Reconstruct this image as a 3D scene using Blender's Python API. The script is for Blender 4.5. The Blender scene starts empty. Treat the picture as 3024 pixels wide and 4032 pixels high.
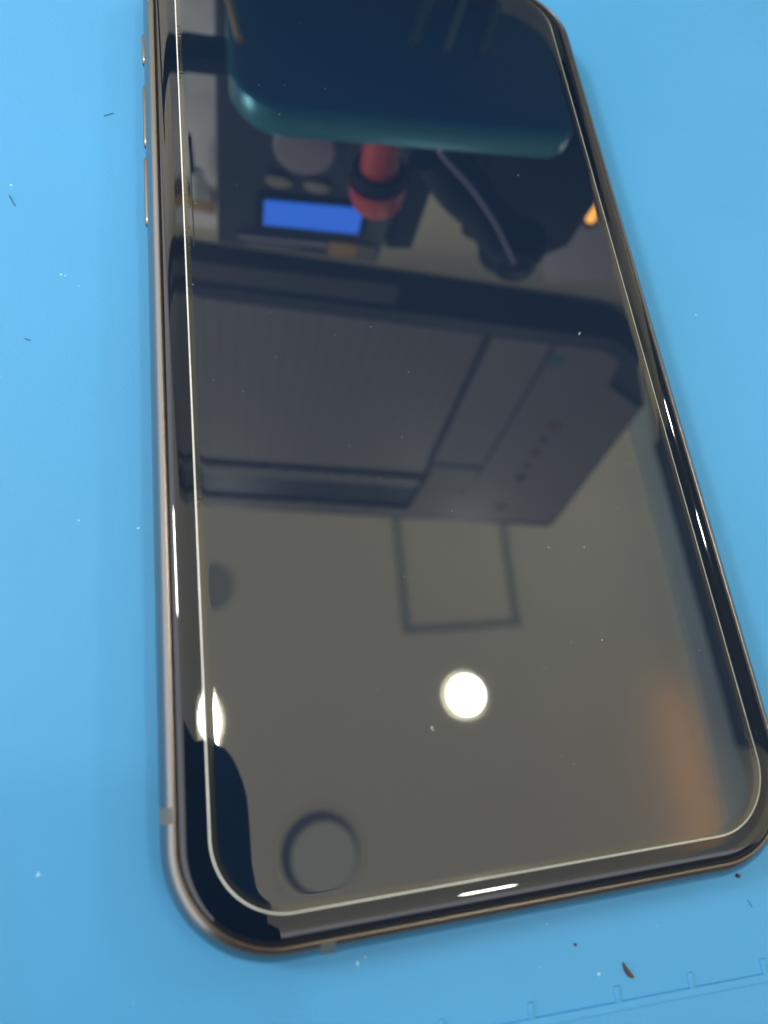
import bpy, bmesh, math, random
from mathutils import Vector, Matrix
S = bpy.context.scene
COL = S.collection
random.seed(7)
MM = 0.001

# ------------------------------------------------------------------ camera
CAM_POS = Vector((-31.536, -58.734, 91.109))
CR = Matrix(((0.9709, 0.0476, -0.2345), (-0.1249, 0.9367, -0.3271), (0.2041, 0.3469, 0.9154)))
cd = bpy.data.cameras.new('camera')
cam = bpy.data.objects.new('camera', cd)
COL.objects.link(cam)
q = CR.to_quaternion().normalized()
cam.matrix_world = Matrix.Translation(CAM_POS * MM) @ q.to_matrix().to_4x4()
cd.sensor_fit = 'VERTICAL'
cd.sensor_height = 7.0
cd.sensor_width = 5.25
cd.lens = 7.0 * 2800.0 / 4032.0
cd.clip_start = 0.001
cd.clip_end = 50
cd.dof.use_dof = True
cd.dof.focus_distance = 0.105
cd.dof.aperture_fstop = cd.lens / 1.45
S.camera = cam

# ------------------------------------------------------------------ world, exposure
w = bpy.data.worlds.new('World')
S.world = w
w.use_nodes = True
bg = w.node_tree.nodes['Background']
bg.inputs['Color'].default_value = (1.0, 0.98, 0.97, 1)
bg.inputs['Strength'].default_value = 1.6
S.view_settings.view_transform = 'Standard'
S.view_settings.look = 'None'
S.view_settings.exposure = 0.0
S.view_settings.gamma = 1.0
S.view_settings.use_curve_mapping = False
S.render.engine = 'CYCLES'
S.cycles.caustics_reflective = False
S.cycles.caustics_refractive = False
S.cycles.max_bounces = 8

# ------------------------------------------------------------------ helpers
def mat(name, col, rough=0.5, metal=0.0, ior=1.5, spec=0.5, emit=None, es=0.0, var=0.0, vscale=50.0,
        bump=0.0, bscale=400.0, coat=0.0, rvar=0.0, aniso_scale=None):
    m = bpy.data.materials.new(name)
    m.use_nodes = True
    nt = m.node_tree
    b = nt.nodes['Principled BSDF']
    b.inputs['Base Color'].default_value = (*col, 1)
    b.inputs['Roughness'].default_value = rough
    b.inputs['Metallic'].default_value = metal
    b.inputs['IOR'].default_value = ior
    b.inputs['Specular IOR Level'].default_value = spec
    b.inputs['Coat Weight'].default_value = coat
    if emit:
        b.inputs['Emission Color'].default_value = (*emit, 1)
        b.inputs['Emission Strength'].default_value = es
    if var or bump or rvar:
        tc = nt.nodes.new('ShaderNodeTexCoord')
    if var:
        n = nt.nodes.new('ShaderNodeTexNoise')
        n.inputs['Scale'].default_value = vscale
        n.inputs['Detail'].default_value = 4
        nt.links.new(tc.outputs['Object'], n.inputs['Vector'])
        r = nt.nodes.new('ShaderNodeMapRange')
        r.inputs['From Min'].default_value = 0.3
        r.inputs['From Max'].default_value = 0.7
        r.inputs['To Min'].default_value = 1 - var
        r.inputs['To Max'].default_value = 1 + var
        nt.links.new(n.outputs['Fac'], r.inputs['Value'])
        mx = nt.nodes.new('ShaderNodeVectorMath')
        mx.operation = 'SCALE'
        mx.inputs[0].default_value = col
        nt.links.new(r.outputs['Result'], mx.inputs['Scale'])
        nt.links.new(mx.outputs['Vector'], b.inputs['Base Color'])
    if rvar:
        n = nt.nodes.new('ShaderNodeTexNoise')
        n.inputs['Scale'].default_value = 900
        n.inputs['Detail'].default_value = 3
        nt.links.new(tc.outputs['Object'], n.inputs['Vector'])
        r = nt.nodes.new('ShaderNodeMapRange')
        r.inputs['From Min'].default_value = 0.35
        r.inputs['From Max'].default_value = 0.65
        r.inputs['To Min'].default_value = max(0.0, rough - rvar)
        r.inputs['To Max'].default_value = rough + rvar
        nt.links.new(n.outputs['Fac'], r.inputs['Value'])
        nt.links.new(r.outputs['Result'], b.inputs['Roughness'])
    if bump:
        n = nt.nodes.new('ShaderNodeTexNoise')
        n.inputs['Scale'].default_value = bscale
        n.inputs['Detail'].default_value = 3
        src = tc.outputs['Object']
        if aniso_scale:
            mp = nt.nodes.new('ShaderNodeMapping')
            mp.inputs['Scale'].default_value = aniso_scale
            nt.links.new(src, mp.inputs['Vector'])
            src = mp.outputs['Vector']
        nt.links.new(src, n.inputs['Vector'])
        bn = nt.nodes.new('ShaderNodeBump')
        bn.inputs['Strength'].default_value = bump
        bn.inputs['Distance'].default_value = 0.0002
        nt.links.new(n.outputs['Fac'], bn.inputs['Height'])
        nt.links.new(bn.outputs['Normal'], b.inputs['Normal'])
    return m

def mesh_obj(name, verts, faces, mats, parent=None, smooth=False, fmat=None, sharp=None):
    me = bpy.data.meshes.new(name)
    me.from_pydata([tuple(Vector(v) * MM) for v in verts], [], faces)
    if not isinstance(mats, (list, tuple)):
        mats = [mats]
    for m in mats:
        me.materials.append(m)
    if fmat:
        for p, i in zip(me.polygons, fmat):
            p.material_index = i
    bm = bmesh.new()
    bm.from_mesh(me)
    bmesh.ops.recalc_face_normals(bm, faces=bm.faces)
    bm.to_mesh(me)
    bm.free()
    if smooth:
        for p in me.polygons:
            p.use_smooth = True
        if sharp:
            me.set_sharp_from_angle(angle=math.radians(sharp))
    o = bpy.data.objects.new(name, me)
    COL.objects.link(o)
    if parent:
        o.parent = parent
    return o

def thing(name, label, cat, group=None):
    o = bpy.data.objects.new(name, None)
    o.empty_display_size = 0.01
    COL.objects.link(o)
    return tag(o, label, cat, group)

def tag(o, label=None, cat=None, group=None, kind=None):
    if label: o['label'] = label
    if cat: o['category'] = cat
    if group: o['group'] = group
    if kind: o['kind'] = kind
    return o

def rr(hx, hy, r, n=14, cx=0.0, cy=0.0):
    pts = []
    for (sx, sy, a0) in ((1, 1, 0), (-1, 1, 90), (-1, -1, 180), (1, -1, 270)):
        for i in range(n + 1):
            a = math.radians(a0 + 90.0 * i / n)
            pts.append((cx + sx * (hx - r) + r * math.cos(a), cy + sy * (hy - r) + r * math.sin(a)))
    return pts

def sweep(name, hx, hy, r, prof, mats, parent=None, cap_first=False, cap_last=False, pm=None, n=20, cx=0, cy=0, sharp=None, cz=0.0):
    """rounded rectangle swept along a profile of (inset, height)"""
    V, F, FM = [], [], []
    N = 4 * (n + 1)
    for (d, z) in prof:
        for (x, y) in rr(hx - d, hy - d, max(r - d, 0.05), n, cx, cy):
            V.append((x, y, z + cz))
    for k in range(len(prof) - 1):
        for i in range(N):
            j = (i + 1) % N
            F.append((k * N + i, k * N + j, (k + 1) * N + j, (k + 1) * N + i))
            FM.append(pm[k] if pm else 0)
    if cap_first:
        F.append(tuple(range(N))); FM.append(0)
    if cap_last:
        F.append(tuple((len(prof) - 1) * N + i for i in range(N))); FM.append(pm[-1] if pm else 0)
    return mesh_obj(name, V, F, mats, parent, True, FM, sharp)

def prism(name, poly, f, m, parent=None):
    """poly: 2d points, f(p, 0/1) -> xyz of the front/back vertex"""
    n = len(poly)
    V = [f(p, 0) for p in poly] + [f(p, 1) for p in poly]
    F = [tuple(range(n)), tuple(range(2 * n - 1, n - 1, -1))]
    for i in range(n):
        j = (i + 1) % n
        F.append((i, j, n + j, n + i))
    return mesh_obj(name, V, F, m, parent)

def box(name, x0, x1, y0, y1, z0, z1, m, parent=None, bev=0.0):
    o = prism(name, [(x0, y0), (x1, y0), (x1, y1), (x0, y1)], lambda p, k: (p[0], p[1], z1 if k else z0), m, parent)
    if bev:
        bevel(o, bev)
    return o

def bevel(o, wmm, seg=3):
    b = o.modifiers.new('bevel', 'BEVEL')
    b.width = wmm * MM
    b.segments = seg
    b.limit_method = 'ANGLE'
    for p in o.data.polygons:
        p.use_smooth = True
    return o

C7, S7 = math.cos(math.radians(7.5)), math.sin(math.radians(7.5))
def room(s, nn, z):                       # the bench wall is turned 7.5 degrees to the phone
    return (-31.5 + s * C7 + nn * S7, -58.7 - s * S7 + nn * C7, z)

def wallprism(name, poly, n0, n1, m, parent=None, bev=0.0):
    o = prism(name, poly, lambda p, k: room(p[0], n1 if k else n0, p[1]), m, parent)
    if bev: bevel(o, bev)
    return o

def disc_poly(c, r, n=40, ry=None):
    ry = ry or r
    return [(c[0] + r * math.cos(2 * math.pi * i / n), c[1] + ry * math.sin(2 * math.pi * i / n)) for i in range(n)]

def tube(name, pts, rad, m, parent=None, n=16):
    """tube with per-point radius and closed ends"""
    P = [Vector(p) for p in pts]
    if not isinstance(rad, (list, tuple)): rad = [rad] * len(P)
    V, F = [], []
    up = Vector((0.13, 0.2, 1)).normalized()
    for i, p in enumerate(P):
        t = (P[min(i + 1, len(P) - 1)] - P[max(i - 1, 0)]).normalized()
        a = t.cross(up)
        if a.length < 1e-3: a = t.cross(Vector((1, 0, 0)))
        a.normalize(); b = t.cross(a)
        for k in range(n):
            an = 2 * math.pi * k / n
            V.append(p + (a * math.cos(an) + b * math.sin(an)) * rad[i])
    for i in range(len(P) - 1):
        for k in range(n):
            l = (k + 1) % n
            F.append((i * n + k, i * n + l, (i + 1) * n + l, (i + 1) * n + k))
    F.append(tuple(range(n))); F.append(tuple((len(P) - 1) * n + k for k in range(n)))
    return mesh_obj(name, V, F, m, parent, True, sharp=50)

def spline(pts, k=8):
    P = [Vector(p) for p in pts]
    Q = [P[0] * 2 - P[1]] + P + [P[-1] * 2 - P[-2]]
    out = []
    for i in range(1, len(Q) - 2):
        for j in range(k):
            t = j / k
            a, b, c, d = Q[i - 1], Q[i], Q[i + 1], Q[i + 2]
            out.append(0.5 * ((2 * b) + (c - a) * t + (2 * a - 5 * b + 4 * c - d) * t * t + (3 * b - a - 3 * c + d) * t ** 3))
    out.append(P[-1])
    return out

# ------------------------------------------------------------------ materials
M_mat = mat('blue_silicone', (0.088, 0.405, 0.82), 0.52, spec=0.35, var=0.035, vscale=22, bump=0.2, bscale=2200, rvar=0.05)
M_steel = mat('polished_steel', (0.27, 0.27, 0.27), 0.24, 1.0, bump=0.10, bscale=60, aniso_scale=(1, 1, 8))
M_lip = mat('copper_lip', (0.25, 0.205, 0.17), 0.30, 1.0, bump=0.35, bscale=900)
M_button = mat('gold_button', (0.32, 0.25, 0.20), 0.32, 1.0)
M_gask = mat('black_gasket', (0.008, 0.010, 0.016), 0.45)
M_glass = mat('dark_screen_glass', (0.005, 0.012, 0.028), 0.01, ior=1.72)  # navy base paints the bluish veiling glare into the black glass
M_prot = mat('tempered_glass_over_screen', (0.007, 0.018, 0.044), 0.0, ior=2.18)  # blue glare veil over the black screen, put into the base colour
M_halo = mat('lifted_adhesive_ring', (0.028, 0.032, 0.034), 0.055, ior=2.2, bump=0.05, bscale=1500)
M_rim = mat('ground_glass_edge', (0.80, 0.84, 0.80), 0.4, var=0.14, vscale=120)
M_ant = mat('antenna_plastic', (0.12, 0.13, 0.135), 0.5)
M_back = mat('phone_back_glass', (0.35, 0.27, 0.22), 0.2)
M_desk = mat('desk_laminate', (0.35, 0.33, 0.30), 0.5, var=0.08)
M_ceil = mat('ceiling_paint', (0.83, 0.77, 0.60), 0.9, var=0.04, vscale=1.6)
M_wall = mat('beige_wall_paint', (0.82, 0.76, 0.56), 0.9, var=0.04, vscale=3)
M_lamp = mat('lamp_diffuser', (0.9, 0.9, 0.9), 0.5, emit=(0.94, 1.0, 0.92), es=90)
M_dark = mat('dark_laminate', (0.022, 0.023, 0.027), 0.5)
M_cabd = mat('charcoal_cabinet', (0.055, 0.058, 0.060), 0.6)
M_trim = mat('grey_trim', (0.42, 0.43, 0.40), 0.8)
M_line = mat('grey_hatch_frame', (0.42, 0.44, 0.38), 0.8)
M_cab = mat('grey_cabinet_face', (0.235, 0.225, 0.205), 0.6, var=0.16, vscale=60)
M_cab2 = mat('light_grey_cabinet_face', (0.25, 0.232, 0.215), 0.6, var=0.05, vscale=8)
M_strip = mat('pale_underside_strip', (0.18, 0.18, 0.19), 0.6)
M_black = mat('black_plastic', (0.006, 0.008, 0.011), 0.55, spec=0.25)
M_st = mat('station_front', (0.018, 0.022, 0.030), 0.45)
M_lcd = mat('blue_lcd', (0.02, 0.05, 0.3), 0.3, emit=(0.035, 0.20, 1.0), es=3.4)
M_olive = mat('olive_button', (0.34, 0.31, 0.19), 0.5)
M_knob = mat('grey_knob', (0.30, 0.27, 0.27), 0.4)
M_red = mat('red_plastic', (0.66, 0.07, 0.045), 0.4)
M_orange = mat('orange_sticker', (0.50, 0.30, 0.08), 0.5)
M_print = mat('grey_print', (0.30, 0.30, 0.32), 0.5)
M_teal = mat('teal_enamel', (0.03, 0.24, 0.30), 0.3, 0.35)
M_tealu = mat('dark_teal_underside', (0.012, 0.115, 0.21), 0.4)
M_cable = mat('lilac_cable', (0.45, 0.38, 0.50), 0.4)
M_lilac = mat('lilac_grey_card', (0.46, 0.42, 0.44), 0.7)
M_brown = mat('brown_card', (0.24, 0.19, 0.17), 0.7)
M_white = mat('white_paper', (0.85, 0.92, 0.88), 0.6)
M_pale = mat('pale_grey_sheet', (0.82, 0.82, 0.78), 0.6, var=0.2, vscale=30)
M_ol = mat('olive_tube', (0.28, 0.27, 0.15), 0.5)
M_warm = mat('warm_bulb', (1, 0.6, 0.2), 0.4, emit=(1.0, 0.42, 0.06), es=7)
M_amber = mat('amber_highlight_colour', (0.75, 0.42, 0.12), 0.4)
M_green = mat('green_sticker', (0.06, 0.19, 0.14), 0.6)
M_reds = mat('red_sticker', (0.21, 0.10, 0.09), 0.6)
M_flake = mat('brown_flake', (0.06, 0.03, 0.034), 0.5)
M_hair = mat('dark_fibre', (0.02, 0.05, 0.10), 0.6)
M_dust = mat('pale_dust', (0.75, 0.72, 0.66), 0.8)
M_scuff = mat('pale_scuff', (0.42, 0.75, 0.95), 0.7)

def perforate(m, col):
    nt = m.node_tree; b = nt.nodes['Principled BSDF']
    tc = nt.nodes.new('ShaderNodeTexCoord'); mp = nt.nodes.new('ShaderNodeMapping')
    mp.inputs['Rotation'].default_value = (math.radians(90), 0, 0)
    br = nt.nodes.new('ShaderNodeTexBrick')
    br.offset = 0.0
    br.inputs['Scale'].default_value = 1.0
    br.inputs['Brick Width'].default_value = 0.016
    br.inputs['Row Height'].default_value = 0.011
    br.inputs['Mortar Size'].default_value = 0.0022
    br.inputs['Color1'].default_value = (*col, 1)
    br.inputs['Color2'].default_value = (*[c * 0.95 for c in col], 1)
    br.inputs['Mortar'].default_value = (*[c * 0.78 for c in col], 1)
    nt.links.new(tc.outputs['Object'], mp.inputs['Vector'])
    nt.links.new(mp.outputs['Vector'], br.inputs['Vector'])
    nt.links.new(br.outputs['Color'], b.inputs['Base Color'])
M_grid = mat('gridded_door_panel', (0.25, 0.25, 0.245), 0.6)
perforate(M_grid, (0.28, 0.262, 0.232))
# ------------------------------------------------------------------ setting
box('desk', -900, 1300, -700, 800, -30, -2, M_desk); tag(bpy.data.objects['desk'], kind='structure')
CZ = 1826.0
ceil = box('ceiling', -1500, 1540, -1100, 1900, CZ, CZ + 40, M_ceil); tag(ceil, kind='structure')
wl = wallprism('wall', [(-1500, -30), (1900, -30), (1900, CZ - 2), (-1500, CZ - 2)], 1300, 1340, M_wall); tag(wl, kind='structure')
wr = box('side_wall', 1500, 1540, -1090, 1900, -30, CZ - 0.5, M_wall); tag(wr, kind='structure')
rw = box('rear_wall', -900, 1500, -1140, -1100, -30, 1150, mat('brown_wall', (0.10, 0.075, 0.065), 0.8, var=0.1, vscale=4)); tag(rw, kind='structure')
cv = prism('cornice', [(1284, -1100), (1384, -1100), (1384, -100), (1394, 400), (1430, 1200), (1325, 1200), (1331, 400), (1316, 0), (1296, -300)],
           lambda p, k: (p[0], p[1], CZ - 0.5 if k else CZ - 26), mat('cornice_paint', (0.60, 0.70, 0.74), 0.8))
tag(cv, kind='structure')

# ------------------------------------------------------------------ silicone mat
smat = thing('silicone_mat', 'bright blue silicone repair mat with moulded ruler ridge lying under the phone', 'mat')
sh = box('mat_sheet', -210, 260, -170, 260, -2, 0, M_mat, smat, 0.6)
def RL(x): return -88.95 - 0.030 * (x - 1.2)
def ridge(x0, y0, x1, y1, wd, h, name):
    a, b = Vector((x0, y0)), Vector((x1, y1)); t = (b - a).normalized(); nrm = Vector((-t.y, t.x))
    V = []
    for p in (a, b):
        for (o, z) in ((-wd / 2, -0.15), (-wd / 2 + 0.12, h), (wd / 2 - 0.12, h), (wd / 2, -0.15)):
            e = p + nrm * o
            V.append((e.x, e.y, z))
    F = [(0, 1, 2, 3), (7, 6, 5, 4)] + [(i, (i + 1) % 4, 4 + (i + 1) % 4, 4 + i) for i in range(4)]
    o = mesh_obj(name, V, F, M_mat, smat)
    return bevel(o, 0.1, 2)
ridge(-14, RL(-14), 70, RL(70), 1.1, 0.24, 'ruler_ridge')
for tx in (-9.5, 1.2, 12.2, 22.1, 32.4, 43.3):
    ty = RL(tx)
    ridge(tx, ty + 0.4, tx + 0.12, ty + 2.05, 0.95, 0.20, 'ruler_tick')

# ------------------------------------------------------------------ phone
ph = thing('smartphone', 'black-screened smartphone with polished gold steel frame lying face up on the blue mat', 'phone')
HX, HY, RC, PY = 38.7, 76.9, 12.8, -0.35
prof = [(3.0, 0.15), (2.2, 0.2)]
for i in range(0, 19):
    a = math.radians(-80 + 148 * i / 18)
    prof.append((2.6 - 2.6 * math.cos(a), 4.0 + 3.66 * math.sin(a)))
prof = prof[2:]
fz = prof[-1]
sweep('frame', HX, HY, RC, [(3.2, 0.3)] + prof, M_steel, ph, cap_first=True, n=28, cy=PY)
d0, z0 = fz
sweep('bezel_lip', HX, HY, RC, [(d0 + .004, z0 + .002), (d0 + .06, z0 + .07), (d0 + .22, z0 + .11), (d0 + .36, z0 + .06), (d0 + .37, z0 - .15)], M_lip, ph, n=28, cy=PY)
sweep('gasket', HX, HY, RC, [(d0 + .372, z0 - .12), (d0 + .40, z0 + .0), (d0 + .52, z0 + .0), (d0 + .52, z0 - .2)], M_gask, ph, n=28, cy=PY)
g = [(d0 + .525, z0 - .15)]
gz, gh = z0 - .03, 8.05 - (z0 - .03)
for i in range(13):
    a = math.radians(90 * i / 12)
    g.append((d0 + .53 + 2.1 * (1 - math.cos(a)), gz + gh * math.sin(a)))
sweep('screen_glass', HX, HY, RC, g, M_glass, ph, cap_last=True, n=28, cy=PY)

def button(yc, ln):
    V, F = [], []
    prof_b = [(0.0, 0.86), (0.28, 0.80), (0.5, 0.55), (0.56, 0.0), (0.5, -0.55), (0.28, -0.80), (0.0, -0.86)]
    k = len(prof_b)
    ys = [0, .18, .55, 1.1, ln - 1.1, ln - .55, ln - .18, ln]
    sc = [0.35, .68, .9, 1, 1, .9, .68, .35]
    for y, s in zip(ys, sc):
        for (o, z) in prof_b:
            V.append((-38.45 - o * (0.6 + .4 * s), yc + y, 4.3 + z * s))
    for i in range(len(ys) - 1):
        for j in range(k - 1):
            F.append((i * k + j, i * k + j + 1, (i + 1) * k + j + 1, (i + 1) * k + j))
    F.append(tuple(range(k))); F.append(tuple((len(ys) - 1) * k + j for j in range(k)))
    return V, F
for nm, y0, ln in (('mute_switch', 49.8, 6.4), ('volume_button', 32.7, 12.4), ('volume_button', 17.9, 12.5)):
    V, F = button(y0, ln)
    mesh_obj(nm, V, F, M_button, ph, True, sharp=60)
# antenna bands: thin inlays on the frame, a hair proud of the steel
def band(side, a0, a1):
    V, F = [], []
    pr = [(d - 0.005, z) for (d, z) in prof if z > 4.6]
    for t in (a0, a1):
        for (d, z) in pr:
            V.append((-HX + d, t, z + .004) if side == 'l' else (t, PY - HY + d, z + .004))
    k = len(pr)
    for j in range(k - 1):
        F.append((j, j + 1, k + j + 1, k + j))
    mesh_obj('antenna_band', V, F, M_ant, ph, True)
band('l', -62.2, -60.6)
band('b', -22.8, -21.2)

# ------------------------------------------------------------------ glass protector
pp = [(0.0, 8.055), (0.0, 8.27), (0.17, 8.362), (0.30, 8.368), (0.55, 8.379), (0.80, 8.389), (1.0, 8.3945), (1.15, 8.3975), (1.4, 8.3995), (1.7, 8.4)]
prt = sweep('screen_protector', 33.5, 72.3, 8.24, pp, [M_prot, M_rim, M_halo], None, cap_last=True,
            pm=[1, 1, 2, 2, 2, 0, 0, 0, 0, 0], n=28, sharp=12)
tag(prt, 'clear tempered glass protector with pale ground edge stuck on the phone screen', 'screen protector')

# ------------------------------------------------------------------ ceiling fittings
def round_lamp(cx, cy, r, label, ry=None):
    t = thing('ceiling_light', label, 'ceiling light', 'lit round ceiling lights')
    prism('diffuser', disc_poly((cx, cy), r, 48, ry), lambda p, k: (p[0], p[1], CZ - 2 if k else CZ - 12), M_lamp, t)
    V, F = [], []
    R = [(1.0, -12), (1.10, -12), (1.14, -2)]
    for (f, dz) in R:
        for p in disc_poly((cx, cy), r * f, 48, ry and ry * f): V.append((p[0], p[1], CZ + dz))
    for k in range(2):
        for i in range(48):
            j = (i + 1) % 48
            F.append((k * 48 + i, k * 48 + j, (k + 1) * 48 + j, (k + 1) * 48 + i))
    mesh_obj('rim', V, F, M_ceil, t)
    return t
round_lamp(612, 78, 50, 'glowing round ceiling light mirrored near the middle of the lower screen')
round_lamp(-84, 86, 40, 'glowing oval ceiling light mirrored at the left edge of the screen protector', 62)
pl = thing('ceiling_panel', 'rectangular lit ceiling panel behind the camera, seen only as white streaks on the lower phone edge', 'ceiling light')
box('diffuser', 540, 680, -700, -620, CZ - 10, CZ - 3, M_lamp, pl)
box('frame', 530, 690, -710, -610, CZ - 6, CZ - 1, M_trim, pl)
for yy_, nm_ in ((385, 'nearer'), (700, 'farther')):
    wlp = thing('wall_lamp', nm_ + ' small wall lamp on the black cabinet, mirrored as a streak at right', 'wall lamp', 'wall lamps on the black cabinet')
    box('shade', 1358, 1383, yy_ - 34, yy_ + 34, 1165, 1270, M_lamp, wlp, 4)
    box('back_plate', 1383, 1383.8, yy_ - 40, yy_ + 40, 1150, 1285, M_trim, wlp)
sp = thing('ceiling_vent', 'dark grey round ceiling vent mirrored at the left edge of the screen', 'vent')
prism('grille', disc_poly((-45, 434), 52, 40, 62), lambda p, k: (p[0], p[1], CZ - 1 if k else CZ - 8), M_line, sp)

hf = thing('ceiling_hatch', 'square ceiling access hatch with thin dark frame mirrored above the round light', 'hatch')
def strip(a, b, wd, name='frame_strip'):
    a, b = Vector(a), Vector(b); t = (b - a).normalized(); nr = Vector((-t.y, t.x)) * wd / 2
    return prism(name, [a - nr, b - nr, b + nr, a + nr], lambda p, k: (p[0], p[1], CZ - 1 if k else CZ - 7), M_line, hf)
strip((489, 640), (474, 283), 20)
strip((822, 640), (802, 276), 20)
strip((466, 271), (814, 264), 22)
strip((478, 651), (834, 651), 22)

rg = thing('ceiling_fixture', 'unlit round recessed ceiling fixture mirrored in the lower left corner of the screen', 'ceiling fixture')
def ringpart(name, c0, r0, z0, c1, r1, z1, m):
    V, F = [], []
    for c, r, z in ((c0, r0, z0), (c1, r1, z1)):
        for p in disc_poly(c, r, 56): V.append((p[0], p[1], z))
    for i in range(56):
        j = (i + 1) % 56
        F.append((i, j, 56 + j, 56 + i))
    return mesh_obj(name, V, F, m, rg, True)
M_fix = mat('fixture_grey', (0.78, 0.79, 0.64), 0.8)
M_rec = mat('fixture_recess', (0.18, 0.18, 0.18), 0.8)
ringpart('trim_ring', (182, -255), 108, CZ - 3, (180, -252), 96, CZ - 10, M_ceil)
ringpart('recess', (180, -252), 96, CZ - 10, (190, -262), 80, CZ - 6, M_rec)
prism('cover', disc_poly((190, -262), 80, 56), lambda p, k: (p[0], p[1], CZ - 2 if k else CZ - 8), M_fix, rg)

# warm cove lamp that tints the ceiling beside the cornice
ld = bpy.data.lights.new('cove_lamp', 'AREA')
ld.shape = 'RECTANGLE'; ld.size = 0.60; ld.size_y = 0.02; ld.energy = 0.42; ld.color = (1.0, 0.40, 0.06)
lo = bpy.data.objects.new('cove_lamp', ld); COL.objects.link(lo)
lo.location = (1.250, -0.26, CZ * MM - 0.105)
zz = Vector((0.6, 0, -1)).normalized(); xx = Vector((0, 1, 0)); yy = zz.cross(xx)
lo.rotation_euler = Matrix((xx, yy, zz)).transposed().to_euler()
lo['label'] = 'warm orange cove lamp beside the cornice, its glow on the ceiling mirrored lower right'; lo['category'] = 'lamp'

ld = bpy.data.lights.new('bench_fill_light', 'AREA')  # added fill light, unseen, lifts the dim bench wall and station
ld.shape = 'RECTANGLE'; ld.size = 0.12; ld.size_y = 0.06; ld.energy = 1.9; ld.color = (1.0, 0.95, 0.86)
lo = bpy.data.objects.new('bench_fill_light', ld); COL.objects.link(lo)
lo.location = Vector(room(-380, 130, 380)) * MM
lo.rotation_euler = (Vector(room(60, 470, 280)) - Vector(room(-380, 130, 380))).to_track_quat('-Z', 'Y').to_euler()
lo['label'] = 'added fill light out of view to the left, brightening the bench wall and soldering station'; lo['category'] = 'lamp'

cb = thing('tall_cabinet', 'tall charcoal cabinet mirrored as a dark strip along the right edge of the screen', 'cabinet')
box('carcass', 1384, 1480, -150, 800, -2, CZ - 28, M_cabd, cb)
box('handle', 1374, 1383.5, -118, -110, CZ - 330, CZ - 200, M_trim, cb)

# ------------------------------------------------------------------ wall cabinet over the bench
wc = thing('wall_cabinet', 'grey wall cabinet with black underside and rounded corner mirrored across the middle of the screen', 'cabinet')
Z0, Z1 = 485.0, 1041.0
wallprism('carcass', [(-420, Z0 + 8), (318, Z0 + 8), (372, Z0 + 22), (412, 530), (459, 597), (528, 1004), (528, 1030), (-420, 1075)], 424, 466, M_dark, wc)
wallprism('left_door', [(-420, Z0 + 10), (221, Z0 + 10), (246, 838), (-420, 872)], 419, 423.5, M_grid, wc, 1)
wallprism('right_door', [(231, Z0 + 12), (352, Z0 + 10), (378, 510), (392, 560), (455, 600), (520, 1000), (262, 1020), (257, 828), (250, 800)], 419, 423.5, M_cab2, wc, 1)
wallprism('top_rail', [(-420, 890), (250, 862), (253, 892), (-420, 925)], 419, 423.5, M_cab, wc, 1)
wallprism('top_rail', [(-420, 1012), (262, 988), (262, 1020), (-420, 1050)], 419, 423.5, M_cab, wc, 1)
wallprism('groove', [(246, 803), (326, 803), (326, 815), (246, 815)], 417.5, 418.8, M_dark, wc)
wallprism('seam', [(294, 497), (299, 497), (333, 860), (328, 860)], 418.2, 418.8, M_st, wc)
for (s, z, a, b, m) in ((310, 523, 11, 8, M_green), (372, 663, 9, 9, M_reds), (380, 741, 9, 10, M_reds), (392, 826, 8, 10, M_st), (405, 945, 10, 10, M_st),
                        (375, 700, 5, 5, M_st), (385, 783, 5, 6, M_reds), (324, 901, 7, 8, M_st)):
    wallprism('sticker', disc_poly((s, z), a, 14, b), 417.6, 418.7, m, wc)
def under(name, poly, z0, z1, m, bev=0):
    o = prism(name, poly, lambda p, k: room(p[0], p[1], z1 if k else z0), m, wc)
    return o
arc = [(392 - 50 + 50 * math.cos(math.radians(a)), 416 + 46 * math.sin(math.radians(a))) for a in range(0, 91, 10)]
under('underside', [(-420, 419), (350, 419), (384, 400), (392, 405)] + arc + [(148, 467), (-420, 467)], Z0 - 8, Z0 + 7.5, M_dark)
under('underside_strip', [(-300, 422), (124, 426), (128.7, 447.9), (-300, 437)], Z0 - 10, Z0 - 8.2, M_strip)

# bench back panel
bp = wallprism('back_panel', [(-420, -2), (430, -2), (470, 300), (470, 555), (-420, 555)], 470, 482, M_wall)
tag(bp, 'plain beige back panel of the bench behind the soldering station', 'panel')

# ------------------------------------------------------------------ soldering station
st = thing('soldering_station', 'black soldering station with lit blue display and orange sticker mirrored in the upper screen', 'soldering station')
wallprism('case', [(-32, 60), (74, 60), (77, 264), (74, 312), (-32, 314)], 330, 440, M_st, st, 2)
wallprism('side_panel', [(78, 60), (96, 60), (96, 300), (78, 303)], 336, 440, M_black, st, 2)
wallprism('display', [(-3.6, 268.3), (56.3, 262.8), (56.7, 283.8), (-3.4, 288)], 327.5, 329.8, M_lcd, st)
wallprism('display_frame', [(-8, 264), (60, 258), (61, 287), (-8, 293)], 329, 329.9, M_black, st)
for c in ((4.3, 251.5), (26.5, 251)):
    wallprism('button', disc_poly(c, 8.0, 28, 4.4), 327, 329.8, M_olive, st, 1)
wallprism('knob', disc_poly((16.5, 224), 17.5, 40), 325, 329.8, M_knob, st, 2)
wallprism('knob_rim', disc_poly((16.5, 224), 22.0, 40), 327, 329.7, M_st, st, 1)
wallprism('name_strip', [(-19, 301.5), (39, 297), (39.5, 301), (-19, 305)], 328.6, 329.8, M_print, st)
wallprism('name_strip', [(-12, 307), (20, 304.5), (20, 306), (-12, 308.6)], 328.6, 329.8, M_print, st)
wallprism('sticker', [(40, 295), (58, 294.5), (58, 307.5), (40, 308)], 328.4, 329.8, M_orange, st)
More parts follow.
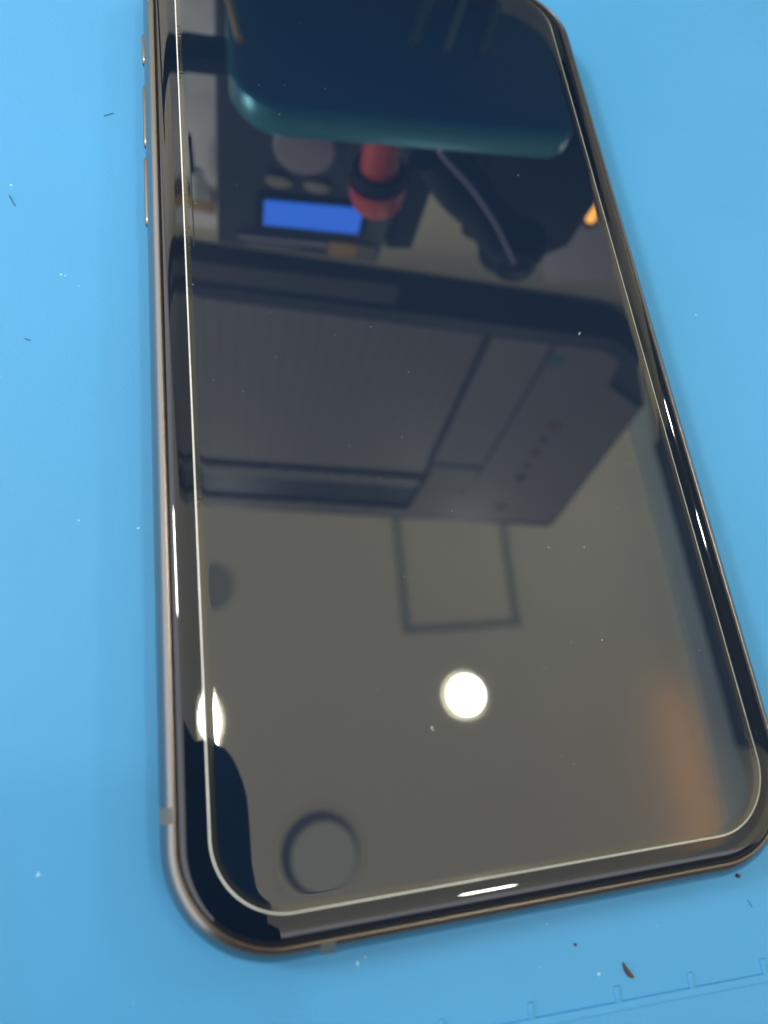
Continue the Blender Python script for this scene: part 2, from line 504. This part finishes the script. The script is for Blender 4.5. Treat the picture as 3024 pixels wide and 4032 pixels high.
wallprism('sticker_end', [(58.3, 294.5), (70, 294.3), (70.4, 306.5), (58.3, 307.4)], 328.6, 329.8, M_brown, st)

# red nozzle holder hanging in front of the station
rh = thing('red_holder', 'red plastic tool holder with a black ring hanging in front of the soldering station', 'tool holder')
ax = [room(*v) for v in ((52, 300, 176), (54, 300, 196), (55, 300, 208))]
tube('barrel', ax, [9, 10, 10.5], M_red, rh, 28)
tube('ring', [room(54.6, 300, 204), room(55.2, 300, 211)], [14.0, 13.5], M_black, rh, 28)
tube('cup', [room(55.2, 300, 211.3), room(56.5, 300, 219), room(57.8, 300, 226), room(58.6, 300, 230.5), room(58.8, 300, 232)],
     [15.6, 15.4, 13.5, 9.5, 4], M_red, rh, 28)

# black hot air handle and its cable
hh = thing('hot_air_handle', 'black hot air gun handle with thin lilac cable, mirrored right of the red holder', 'heat gun')
hp = spline([room(76, 290, 178), room(100, 290, 200), room(118, 290, 216), room(136, 290, 231)], 6)
tube('grip', hp, [12 + 2.0 * math.sin(i * .3) ** 2 for i in range(len(hp))], M_black, hh, 24)
hp2 = [room(139, 292, 222), room(141, 292, 226), room(144, 292, 232), room(147, 292, 241), room(149, 292, 248), room(150.5, 292, 253), room(151, 292, 254.5)]
bm = bmesh.new(); bmesh.ops.create_icosphere(bm, subdivisions=4, radius=1)
me = bpy.data.meshes.new('round_end')
for v in bm.verts:
    c = Vector(room(142, 293, 238)); v.co = (c + Vector((v.co.x * 21, v.co.y * 13, v.co.z * 20))) * MM
bm.to_mesh(me); bm.free(); me.materials.append(M_black)
for p in me.polygons: p.use_smooth = True
o = bpy.data.objects.new('round_end', me); COL.objects.link(o); o.parent = hh
tor = []
ctr = Vector(room(142, 279, 238))
for i in range(33):
    a = 2 * math.pi * i / 32
    tor.append(ctr + Vector((C7 * 11 * math.cos(a), -S7 * 11 * math.cos(a), 10.5 * math.sin(a))))
tube('end_ring', tor, 1.4, M_st, hh, 8)
tube('cable', spline([room(74, 272, 160), room(77.5, 273, 166), room(96, 273, 181), room(114.5, 273, 199.5), room(128, 273, 216), room(137.5, 273, 228)], 8), 1.1, M_cable, hh, 12)

# ------------------------------------------------------------------ teal tray on its stand
tt = thing('teal_tray', 'teal tray with rounded corners held by a black arm over the phone', 'tray')
def rot_rect(cx, cy, hx, hy, rs, ang):
    pts = []
    for (sx, sy, a0, r) in ((1, 1, 0, rs[0]), (-1, 1, 90, rs[1]), (-1, -1, 180, rs[2]), (1, -1, 270, rs[3])):
        for i in range(13):
            a = math.radians(a0 + 90 * i / 12)
            pts.append((sx * (hx - r) + r * math.cos(a), sy * (hy - r) + r * math.sin(a)))
    c, s = math.cos(ang), math.sin(ang)
    return [(cx + x * c - y * s, cy + x * s + y * c) for x, y in pts]
poly = rot_rect(54, 211.5, 71, 36, (26, 24, 21, 9), math.radians(-0.3))
tl = [(0.0, 126.0), (1.0, 127.5), (0.2, 130)]
N = len(poly)
V, F, FM = [], [], []
lv = [(0.972, 126.0), (1.0, 127.0), (1.004, 130.0), (1.002, 137.0), (0.99, 139.0)]
cx, cy = 54, 211.5
for f, z in lv:
    for x, y in poly:
        V.append((cx + (x - cx) * f, cy + (y - cy) * (1 + (f - 1) * 1.6), z))
for k in range(len(lv) - 1):
    for i in range(N):
        j = (i + 1) % N
        F.append((k * N + i, k * N + j, (k + 1) * N + j, (k + 1) * N + i)); FM.append(0)
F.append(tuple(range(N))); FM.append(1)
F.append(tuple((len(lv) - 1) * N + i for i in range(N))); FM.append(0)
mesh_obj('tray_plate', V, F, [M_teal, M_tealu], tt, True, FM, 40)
box('arm', -120, 20, 218.5, 231.5, 140, 150, M_black, tt, 2)
box('post', -132, -118, 216, 234, -2, 158, M_black, tt, 2)
for k, (x, wd) in enumerate(((64, 2.4), (79, 2.0), (95, 2.2))):
    tube('reflection_streak', [(x - 6, 216, 124.2), (x + 6, 246, 124.2)], wd, M_strip if k != 1 else M_olive, tt, 12)  # pale rods stand in for reflected streaks on the tray's underside

# ------------------------------------------------------------------ small things beside the station
lb = wallprism('storage_case', [(-85, 150), (-36.5, 150), (-36.5, 371), (-85, 376)], 392, 440, M_pale)
tag(lb, 'pale grey storage case left of the soldering station, seen only in the reflection', 'case')
wp = wallprism('paper_card', [(-62, 297), (-46, 296), (-39.5, 322.8), (-62, 324)], 372, 374, M_white)
tag(wp, 'white paper card leaning on the pale case left of the station', 'card')
ot = wallprism('olive_tube', [(-59, 272), (-53.2, 272), (-55.0, 357), (-60.5, 358)], 360, 366, M_ol, None, 2)
tag(ot, 'narrow olive tube standing in front of the white paper card', 'tube')
bc = wallprism('black_clip', [(-60, 268), (-51.2, 268), (-49.4, 297.5), (-60, 297)], 367.5, 371, M_black, None, 1)
tag(bc, 'small black clip holding the lower edge of the white card', 'clip')
br = wallprism('wooden_strip', [(-85, 330), (-38, 332.5), (-38, 343), (-85, 341)], 380, 388, M_orange)
tag(br, 'narrow brown wooden strip across the pale case', 'wood strip')
dk = wallprism('black_case', [(128, 205), (206, 205), (204, 285), (184, 307), (160, 303), (128, 290)], 345, 425, M_black, None, 3)
tag(dk, 'black equipment case hanging behind the hot air handle', 'case')
lc = wallprism('parcel', [(216, 340), (282, 322), (309, 398), (252, 416)], 425, 460, M_lilac, None, 2)
tag(lc, 'lilac grey parcel against the beige back panel at far right', 'parcel')
bx = wallprism('brown_box', [(206, 150), (262, 150), (262, 318), (288, 358), (214, 362)], 440, 466, M_brown, None, 2)
tag(bx, 'dark brown box behind the lilac grey parcel', 'box')
wb = thing('amber_lamp', 'small glowing amber indicator lamp mirrored at the upper right edge of the screen', 'lamp')
tube('bulb', [room(239, 418, 306), room(242, 418, 311), room(246, 418, 319), room(250, 418, 326), room(252, 418, 330)], [2, 4.5, 5.5, 4.5, 2], M_warm, wb, 20)
tube('base', [room(250, 424, 327), room(256, 424, 338)], [5, 5], M_black, wb, 16)
ti = wallprism('crumpled_tissue', [(84, 262), (92, 256), (100, 259), (108, 268), (99, 270), (88, 271)], 430, 436, M_white, None, 1)
tag(ti, 'crumpled white tissue between the station and the hot air handle', 'tissue')
am = tube('amber_highlight', [(-16, 228, 122), (-13, 205, 122)], 1.5, M_amber)  # warm highlight on the tray's left end, modelled as an amber rod
tag(am, 'warm highlight on the left end of the teal tray, modelled as a thin amber rod', 'rod')

# ------------------------------------------------------------------ the phone that takes the picture, mirrored at lower left
pc = thing('camera_phone', 'dark phone held over the mat, mirrored as a black shape at lower left', 'phone')
def camw(u, v, w_):
    return tuple(CAM_POS + CR @ Vector((u, v, w_)))
poly = [(-50, 9.4), (-8, 9.4), (-3, 9.2), (0.2, 8.4), (1.9, 6.4), (3.2, 3.7), (4.3, 0.8), (5.1, -2.5), (5.5, -7), (5.7, -12), (5.9, -16), (6.6, -20), (8, -26), (10, -40), (10, -98), (-50, -98)]
prism('body', poly, lambda p, k: camw(p[0], p[1], 10.5 if k else 2.6), M_black, pc)

# ------------------------------------------------------------------ debris
def chip(name, pts, z, h, m, label, cat, group=None):
    o = prism(name, pts, lambda p, k: (p[0], p[1], z + (h if k else 0)), m)
    return tag(o, label, cat, group)
chip('brown_flake', [(13.72, -85.0), (13.98, -85.45), (14.72, -86.62), (14.55, -86.85), (14.05, -86.6), (13.7, -85.9)], 0.03, 0.25, M_flake,
     'pointed dark brown flake lying on the mat below the phone', 'flake')
chip('brown_crumb', disc_poly((8.1, -82.2), 0.17, 7), 0.02, .2, M_flake, 'tiny brown crumb on the mat between the phone and the flake', 'crumb')
chip('brown_crumb', disc_poly((32.1, -78.4), 0.26, 8), 0.02, .3, M_flake, 'reddish brown crumb on the mat beside the lower right phone corner', 'crumb')
def hair(pts, r, label):
    o = tube('dark_fibre', spline([(x, y, .1) for x, y in pts], 5), r, M_hair, None, 8)
    return tag(o, label, 'fibre')
hair([(-45.3, 43.2), (-44.6, 43.5), (-43.9, 43.9)], 0.045, 'short dark fibre on the mat left of the upper volume button')
hair([(-58.4, 26.2), (-58.0, 25.3), (-57.5, 24.3)], 0.05, 'bent dark fibre on the mat at the far left edge')
hair([(32.6, -81.3), (32.8, -81.7), (33.0, -82.2)], 0.03, 'tiny dark fibre on the mat right of the brown crumb')
hair([(-55.4, 1.6), (-55.0, 1.4), (-54.6, 1.3)], 0.05, 'faint dark fibre on the mat near the left middle')
def stuff(name, pts, m, zb, label):
    V, F = [], []
    for (x, y, r, h) in pts:
        b = len(V); n = 6
        for k in range(n):
            a = 2 * math.pi * k / n + x
            V.append((x + r * math.cos(a) * random.uniform(.6, 1.2), y + r * math.sin(a) * random.uniform(.6, 1.2), zb))
        V.append((x, y, zb + h))
        for k in range(n): F.append((b + k, b + (k + 1) % n, b + n))
        F.append(tuple(b + k for k in range(n)))
    o = mesh_obj(name, V, F, m)
    return tag(o, label, 'dust', kind='stuff')
D = [(19.55, 27.98, .10), (-3.31, 16.98, .05), (23.36, -2.28, .16), (-8.1, -55.88, .17), (-8.7, -1.53, .07), (-31.75, 18.74, .06), (-32.6, 4.84, .07), (-21.24, 42.72, .06),
     (-17.24, 43.23, .07), (-10.76, 43.22, .06), (-18.52, 36.96, .08), (11.14, -35.22, .07), (16.23, -35.54, .08), (15.77, -47.87, .08), (11.52, -47.81, .05), (22.51, -30.25, .05),
     (-4.18, -8.81, .05), (-13.9, -2.97, .05), (23.6, -2.0, .09), (-8.0, -56.2, .10)]
D = [(a, b, r, r * .7) for a, b, r in D]
for _ in range(60):
    r = random.choice((.025, .03, .04, .05))
    D.append((random.uniform(-32, 32), random.uniform(-70, 60), r, r * .6))
stuff('screen_dust', D, M_dust, 8.402, 'specks of pale dust scattered on the black screen glass')
W = [(-51.0, 12.4, .22), (-50.4, 12.2, .15), (-40.88, -26.75, .2), (-48.6, 10.55, .1), (52.55, 7.68, .2), (-51.57, -65.63, .25), (-48.08, -25.3, .15), (-18.1, -79.7, .22), (-17.2, -79.2, .12), (10.4, -85.7, .22), (5, -79.5, .1), (-58.2, 28.2, .25)]
W = [(a, b, r, r * .25) for a, b, r in W]
for _ in range(35):
    x = random.choice((random.uniform(-75, -41), random.uniform(41, 75), random.uniform(-50, 50)))
    y = random.uniform(-98, -79) if abs(x) < 40 else random.uniform(-95, 90)
    r = random.choice((.04, .05, .07))
    W.append((x, y, r, .03))
stuff('mat_lint', W, M_scuff, 0.004, 'pale lint specks scattered on the blue mat')
